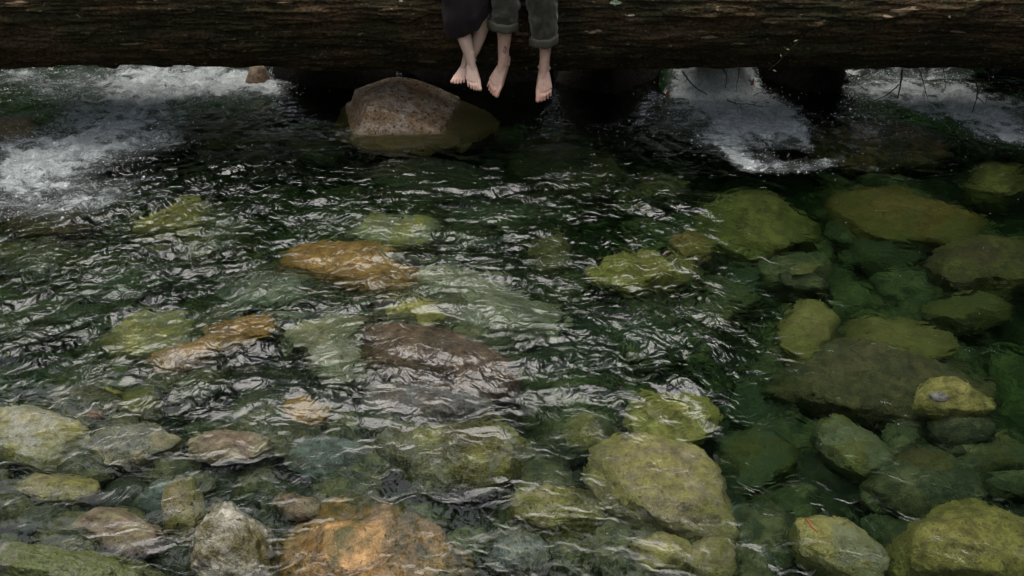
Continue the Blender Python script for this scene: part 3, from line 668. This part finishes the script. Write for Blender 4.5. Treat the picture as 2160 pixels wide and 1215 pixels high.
# skirt
def skirt():
    nphi = 120; nt_ = 60; V = []; hem = [(-.6,84),(940,72),(950,82),(962,82),(978,79),(1005,64),(1022,46),(1032,33),(1040,22),(1100,20)]
    hx = [h[0] if h[0] > 0 else 900 for h in hem]; hy = [h[1] for h in hem]
    cx0 = -.272
    for i in range(nt_+1):
        t = i/nt_
        for j in range(nphi):
            a = 2*math.pi*j/nphi; c, s = math.cos(a), math.sin(a); front = max(0, -s)
            px = 988 + 50*c*(1.0); py_h = float(np.interp(px, hx, hy)) if s < 0 else float(np.interp(px, hx, hy))*.5 + 30
            py_h = py_h*(1-.0) 
            if s >= 0: py_h = (float(np.interp(px, hx, hy))+ (14 if px > 1000 else -4)*s)
            # path: waist -> thigh -> knee -> hem
            y_c, dep = 5.775, .105
            hemp = P(px, py_h, y_c + s*dep)
            fold = .010*math.sin(a*5+1.0)+.006*math.sin(a*11+2)
            knee = Vector((cx0 + (.158)*c, 5.79 + .150*s, 1.06 + .05*s))
            waist = Vector((wh + .165*c*.9, 6.08+.135*s, 1.50))
            if t < .4:
                u = t/.4; u2 = u; p = waist.lerp(knee, u2); p.z += .085*math.sin(u*math.pi)*(1 if s < .3 else .0); p.y -= .05*math.sin(u*math.pi)*front
            else:
                u = (t-.4)/.6; p = knee.lerp(hemp, u)
                p += Vector((c, s, 0))*(fold*u) ; p.y -= .02*math.sin(u*math.pi)*front
            p += Vector((c, s*.6, 0))*(.008*float(noise3(np.array([a*1.3]), np.array([t*5.0]), np.array([2.0]))[0]) + .004*float(noise3(np.array([a*4.0+9]), np.array([t*9.0+a*2]), np.array([5.0]))[0]))
            # stay in front of the log
            rr = math.hypot(p.y-LYC, p.z-LZC)
            if rr < LR+.03:
                f = (LR+.03)/rr; p.y = LYC+(p.y-LYC)*f; p.z = LZC+(p.z-LZC)*f
            V.append(p)
    F = grid_faces(nt_+1, nphi, True)
    o = mesh_np("skirt", [tuple(v) for v in V], F, M_skirt); sm = o.modifiers.new('t', 'SOLIDIFY'); sm.thickness = .006; sm.offset = 1
    adopt(o, person_w)
skirt()
def shell(root, name, cx, k, lean, mat, z1):
    B = Body(); y0, z0 = 6.10, 1.40; e = .014
    B.ell((cx, y0+.02, z0+.04), (.165*k+e, .12*k+e, .11*k+e)); B.cap((cx, y0, z0+.08), (cx+lean*.4, y0-.02, z0+.28), .115*k+e, .125*k+e)
    B.ell((cx+lean*.4, y0-.01, z0+.36), (.165*k+e, .11*k+e, .14*k+e)); B.cap((cx+lean*.6-.15*k, y0-.01, z0+.46), (cx+lean*.6+.15*k, y0-.01, z0+.46), .055*k+e, .055*k+e)
    for sx in (-1, 1):
        S = Vector((cx+lean*.6+sx*.18*k, y0-.01, z0+.45)); E = Vector((cx+sx*.25*k, y0-.06, z0+.17)); Hn = Vector((cx+sx*.15*k, y0-.25, z0+.10))
        B.cap(S, E, .05*k+e, .038*k+e); B.cap(E, E.lerp(Hn, .8), .038*k+e, .03*k+e)
    o = B.build(name, mat, .01, 2); adopt(o, root)
shell(person_w, "blouse", wh, .90, -.02, M_skirt, 0)
def hair(root, h, long):
    B = Body(); B.ell(h+Vector((0,.03,.045)), (.084,.096,.100)); 
    if long: B.cap(h+Vector((0,.07,0)), h+Vector((0,.10,-.24)), .075, .05)
    o = B.build("hair", M_hair, .008, 1); adopt(o, root)
hair(person_w, hw, True)
# --- man (olive trousers rolled at the shins)
BM = Body(); TOES.clear()
mr_k, mr_a = P(1060,-34,5.73), P(1062,134,5.735); ml_k, ml_a = P(1141,-30,5.73), P(1148,144,5.725)
BM.chain([(mr_k,.050),(P(1063,0,5.75),.057),(P(1064,45,5.755),.052),(P(1064,78,5.75),.042),(P(1062,105,5.745),.034),(mr_a,.031)])
BM.chain([(ml_k,.050),(P(1143,0,5.75),.056),(P(1147,45,5.755),.052),(P(1149,80,5.75),.043),(P(1150,105,5.74),.035),(P(1149,125,5.73),.030),(ml_a,.031)])
mh = .115
BM.cap(mr_k, (mh-.09,6.08,1.38), .052, .075); BM.cap(ml_k, (mh+.09,6.08,1.38), .052, .075)
foot(BM, mr_a, P(1037,193,5.63), (-.22,-.95,.22), 1, .262, .092)
foot(BM, ml_a, P(1147,212,5.61), (.02,-1,.35), -1, .262, .095)
hm = upper(BM, mh, None, None, 1.0, .02)
person_m = empty("person", (mh, 6.08, 1.35))
tag(person_m, "man in rolled olive corduroy trousers sitting barefoot on the log beside the woman", "person", "two people sitting side by side on the log")
b = BM.build("body", M_skinm, .0030, 4); flush(b, TOES); adopt(b, person_m)
shell(person_m, "shirt", mh, 1.0, .02, M_shirt, 0); hair(person_m, hm, False)
# trousers: one mesh, two legs meeting at the hips
def trousers():
    V = []; F = []
    nphi = 96
    for side, k0, rows in ((-1, mr_k, [(1062,-34,.083),(1064,-10,.080),(1066,12,.082),(1065,30,.080),(1063,44,.076),(1061,54,.078)]),
                           (1, ml_k, [(1141,-34,.088),(1142,-10,.090),(1144,12,.086),(1146,35,.083),(1147,60,.078),(1147,84,.074)])):
        path = [(Vector((mh+side*.085, 6.09, 1.40)), .115), (Vector((mh+side*.10, 5.93, 1.30)), .105), (Vector(k0)+Vector((0,.025,.045)), .104)] + [(P(px,py,5.745), r) for px,py,r in rows]
        pts = []                                                     # resample
        for (a, ra), (b2, rb) in zip(path, path[1:]):
            for q in range(9): pts.append((a.lerp(b2, q/9), ra+(rb-ra)*q/9))
        pts.append(path[-1]); n = len(pts); base = len(V)
        for i, (p, r) in enumerate(pts):
            t = (pts[min(i+1,n-1)][0]-pts[max(i-1,0)][0]).normalized(); x = Vector((1,0,0)); x = (x-t*x.dot(t)).normalized(); y = t.cross(x)
            for j in range(nphi):
                a = 2*math.pi*j/nphi; s0 = side*7+3
                f = 1 + .10*float(noise3(np.array([math.cos(a)*1.8+s0]), np.array([math.sin(a)*1.8]), np.array([i*.22]))[0]) \
                    + .07*(1-abs(float(noise3(np.array([math.cos(a)*3+s0]), np.array([math.sin(a)*3+i*.05]), np.array([i*.10+4]))[0]))*3)*.5
                v = p + (x*math.cos(a) + y*math.sin(a)*.82)*(r*f)
                rr = math.hypot(v.y-LYC, v.z-LZC)
                if rr < LR+.03: g = (LR+.03)/rr; v.y = LYC+(v.y-LYC)*g; v.z = LZC+(v.z-LZC)*g
                V.append(v)
        for f in grid_faces(n, nphi, True): F.append([int(q)+base for q in f])
    o = mesh_np("trousers", [tuple(v) for v in V], np.array(F), M_cord); sm = o.modifiers.new('t', 'SOLIDIFY'); sm.thickness = .005; sm.offset = -1
    adopt(o, person_m)
    # turned-up cuffs
    for pts, lb in (((1061,44,1061,61,.084,3),None), ((1147,76,1147,93,.079,-4),None)):
        px0, py0, px1, py1, r, tilt = pts; V = []; prof = [(0,-.010),(.0,.003),(.04,.0075),(.3,.0085),(.7,.0095),(.96,.0095),(1.0,.004),(1.0,-.010)]
        a0, a1 = P(px0,py0,5.745), P(px1,py1,5.745); n = 120
        for f, e in prof:
            for j in range(n):
                a = 2*math.pi*j/n; c = a0.lerp(a1, f); wob = .003*math.sin(a*3+tilt)+.0025*math.sin(a*7+f*2)
                V.append((c.x+(r+e)*math.cos(a), c.y+(r*.86+e)*math.sin(a), c.z + wob - tilt*.0022*math.cos(a) - (.006*abs(math.cos(a)) if tilt < 0 else 0)*f*0))
        o2 = mesh_np("cuff", V, grid_faces(len(prof), n, True), M_cuff); o2.parent = o
trousers()
# small ink drawing on the man's right shin
def tattoo():
    paths = []
    def onleg(px, py):
        c = P(1064,py,5.75); r = .0375; x = P(px,py,5.72).x-c.x; x = max(-r, min(r, x)); return Vector((c.x+x, c.y-math.sqrt(max(r*r-x*x, 0))-.001, P(px,py,5.72).z))
    def loop(cx, cy, rx, ry, a0=0, a1=6.28, n=14, tw=0):
        return [onleg(cx+rx*math.cos(a0+(a1-a0)*i/n)+tw*math.sin(a0+(a1-a0)*i/n), cy+ry*math.sin(a0+(a1-a0)*i/n)) for i in range(n+1)]
    for l in (loop(1064.5,104,3,6), loop(1064,110,2.6,4,tw=-1), loop(1066,100,1.2,4,tw=1)): paths.append((l, [.0015]*len(l)))
    V, F = tube_mesh(paths, 5); o = py_mesh("tattoo", V, F, M_tat); adopt(o, person_m)
tattoo()

# ------------------------------------------------------------------ twigs, leaves, sticks
def twig(label, main, rad, subs=(), name="twig", mat=M_twig, leaves=(), leafmat=None, leafname="leaf"):
    root = empty(name, tuple(P(*main[0]))); tag(root, label, "twig", "thin twigs hanging at the log")
    def path(pp, r0, r1):
        pts = [P(*p) for p in pp]; out = []
        for i in range(len(pts)-1):
            for q in range(4): out.append(pts[i].lerp(pts[i+1], q/4) + Vector((random.uniform(-1,1), 0, random.uniform(-1,1)))*.0025)
        out.append(pts[-1]); n = len(out); return out, [r0+(r1-r0)*i/(n-1) for i in range(n)]
    V, F = tube_mesh([path(main, rad, rad*.5)] + [path(s, rad*.6, rad*.3) for s in subs], 7)
    adopt(py_mesh("stem", V, F, mat), root)
    for (px, py, Y, l, a) in leaves:
        c = P(px, py, Y); V = []; n = 8
        for i in range(n+1):
            t = i/n; wd = l*.22*math.sin(math.pi*min(1, t*.95+.03)); q = R(a); ax = Vector((math.cos(q), -.15, -math.sin(q))); sdv = Vector((math.sin(q), .3, math.cos(q)))
            m = c + ax*(l*(t-.5)) + Vector((0,-.004*math.sin(t*3.1),0))
            V += [m-sdv*wd, m+Vector((0,-.003,0)), m+sdv*wd]
        F = []
        for i in range(n): F += [(i*3, i*3+1, i*3+4, i*3+3), (i*3+1, i*3+2, i*3+5, i*3+4)]
        o = py_mesh(leafname, V, F, leafmat); s = o.modifiers.new('t', 'SOLIDIFY'); s.thickness = .0012; adopt(o, root)
random.seed(4)
twig("curved bare twig arching down in front of the white cascade's top", [(1440,150,6.3),(1450,166,6.25),(1468,186,6.2),(1492,200,6.15)], .006, [[(1450,166,6.25),(1443,174,6.25)]])
twig("forked brown twig lying over the white cascade", [(1533,211,6.05),(1552,219,6.05),(1575,219,6.02),(1610,225,6.0)], .005, [[(1552,219,6.05),(1549,208,6.05)],[(1562,222,6.04),(1556,232,6.04),(1558,240,6.04)],[(1562,222,6.04),(1564,232,6.04)],[(1590,221,6.02),(1598,214,6.02)]])
twig("dark twig with drooping buds hanging down behind the cascade", [(1522,140,6.35),(1534,160,6.32),(1530,185,6.3)], .005, [[(1560,140,6.35),(1556,170,6.32),(1553,192,6.3)]])
twig("long thin green twig with small buds reaching up the log's face", [(1622,148,5.84),(1640,132,5.82),(1665,106,5.79),(1680,92,5.78),(1692,78,5.78)], .0025, [[(1665,106,5.79),(1655,100,5.79)]], mat=M_twig,
     leaves=[(1634,149,5.82,.022,20),(1647,118,5.80,.020,70),(1678,86,5.77,.022,-30),(1662,104,5.78,.016,10)], leafmat=M_bud, leafname="bud")
twig("thick dark root tip hanging over the far right rapid", [(1903,148,6.4),(1900,175,6.35),(1893,208,6.3)], .008, [[(1896,178,6.36),(1872,200,6.33),(1845,212,6.3)]])
twig("slender twig with a cluster of drooping catkins over the far right rapid", [(1940,148,6.4),(1948,175,6.35),(1952,192,6.33)], .004, [[(1952,192,6.33),(1948,210,6.32)],[(1952,192,6.33),(1957,208,6.32)],[(1950,190,6.33),(1945,202,6.32)]])
twig("small hooked twig dangling over the foam of the far right rapid", [(1990,145,6.4),(1995,178,6.36),(1989,196,6.34)], .003, [[(1993,180,6.36),(1996,192,6.34)]])
twig("branched root with four thin tips at the far right over the rapid", [(2056,150,6.4),(2062,190,6.35),(2060,210,6.32),(2050,238,6.3)], .006, [[(2060,182,6.36),(2082,196,6.33),(2110,208,6.3)],[(2062,205,6.33),(2078,220,6.3),(2084,196,6.32)],[(2084,150,6.4),(2088,178,6.36),(2085,195,6.33)]])
def leaf(label, px, py, Y, l, a):
    c = P(px, py, Y); V = []; n = 10; q = R(a); ax = Vector((math.cos(q), 0, -math.sin(q))); sdv = Vector((math.sin(q), .5, math.cos(q))).normalized()
    for i in range(n+1):
        t = i/n; wd = l*.2*math.sin(math.pi*min(1, t*.94+.03)); m = ax*(l*(t-.5)) + Vector((0,-.01*math.sin(t*3.1),0)); V += [m-sdv*wd+Vector((0,-.004,0)), m, m+sdv*wd+Vector((0,-.004,0))]
    F = []
    for i in range(n): F += [(i*3, i*3+1, i*3+4, i*3+3), (i*3+1, i*3+2, i*3+5, i*3+4)]
    o = py_mesh("dead_leaf", V, F, M_leaf); o.location = c; s = o.modifiers.new('t', 'SOLIDIFY'); s.thickness = .0012; tag(o, label, "leaf", "red dead leaves hanging under the log")
leaf("curled rust-red leaf hanging at the right of the white cascade", 1587, 172, 6.3, .055, 100)
leaf("rust-red leaf hanging in the dark left of the white cascade", 1408, 198, 6.2, .055, 95)
a = W(1697,1098); b2 = W(1724,1127); a[2] = water_z(a[0], a[1])[0]+.006; b2[2] = water_z(b2[0], b2[1])[0]+.004
V, F = tube_mesh([([a, a*.7+b2*.3+np.array([.002,0,.001]), a*.35+b2*.65-np.array([.002,0,0]), b2], [.0025,.0040,.0038,.0018])], 8)
tag(py_mesh("stick", V, F, M_red), "thin red-brown stick floating above the pale sage stone", "stick")

# ------------------------------------------------------------------ woods round the stream, seen as reflections
def forest():
    rs = np.random.RandomState(8); V = []; F = []; base = 0
    spots = []
    for i in range(16): spots.append((rs.uniform(-15, 3.5), rs.uniform(12.0, 18.0), rs.uniform(9, 13)))
    for i in range(20): spots.append((rs.uniform(3.2, 13), rs.uniform(10.8, 16.0), rs.uniform(12, 17)))
    for i in range(26):
        s = 1 if i % 2 else -1; spots.append((s*rs.uniform(9.5, 13), rs.uniform(-6, 11), rs.uniform(13, 18)))
    for i in range(18): spots.append((rs.uniform(-16, 16), rs.uniform(-30, -20), rs.uniform(6, 9)))
    for (x, y, h) in spots:
        zb = bed_z(x, y) - .3; n = 900
        t = rs.rand(n)**.8; ang = rs.uniform(0, 6.283, n); rad = (1-t)*h*.17*rs.uniform(.25, 1, n)+.1
        c = np.stack([x+rad*np.cos(ang), y+rad*np.sin(ang), zb + h*(.10+.90*t) - rad*.25], -1)
        s = rs.uniform(.16, .42, n)[:, None]; a = rs.normal(size=(n,3)); a /= np.linalg.norm(a, axis=1)[:, None]; b = np.cross(a, rs.normal(size=(n,3))); b /= np.linalg.norm(b, axis=1)[:, None]
        tri = np.stack([c-a*s, c+a*s, c+b*s*.9], 1).reshape(-1, 3); V.append(tri); F.append(np.arange(n*3).reshape(-1, 3)+base); base += n*3
        seg = 7; q = np.arange(seg)*2*math.pi/seg; r = .012*h+.05
        ringb = np.stack([x+r*np.cos(q), y+r*np.sin(q), 0*q+zb-.5], -1); ringt = np.stack([x+.1*r*np.cos(q), y+.1*r*np.sin(q), 0*q+zb+h], -1)
        V.append(ringb); V.append(ringt); k = np.arange(seg); k2 = (k+1) % seg
        F.append(np.stack([base+k, base+k2, base+seg+k2], -1)); F.append(np.stack([base+k, base+seg+k2, base+seg+k], -1)); base += 2*seg
    tag(mesh_np("forest", np.concatenate(V), np.concatenate(F), M_forest, smooth=False), "dark conifer woods on the banks, only mirrored in the stream", "forest", kind='stuff')
forest()
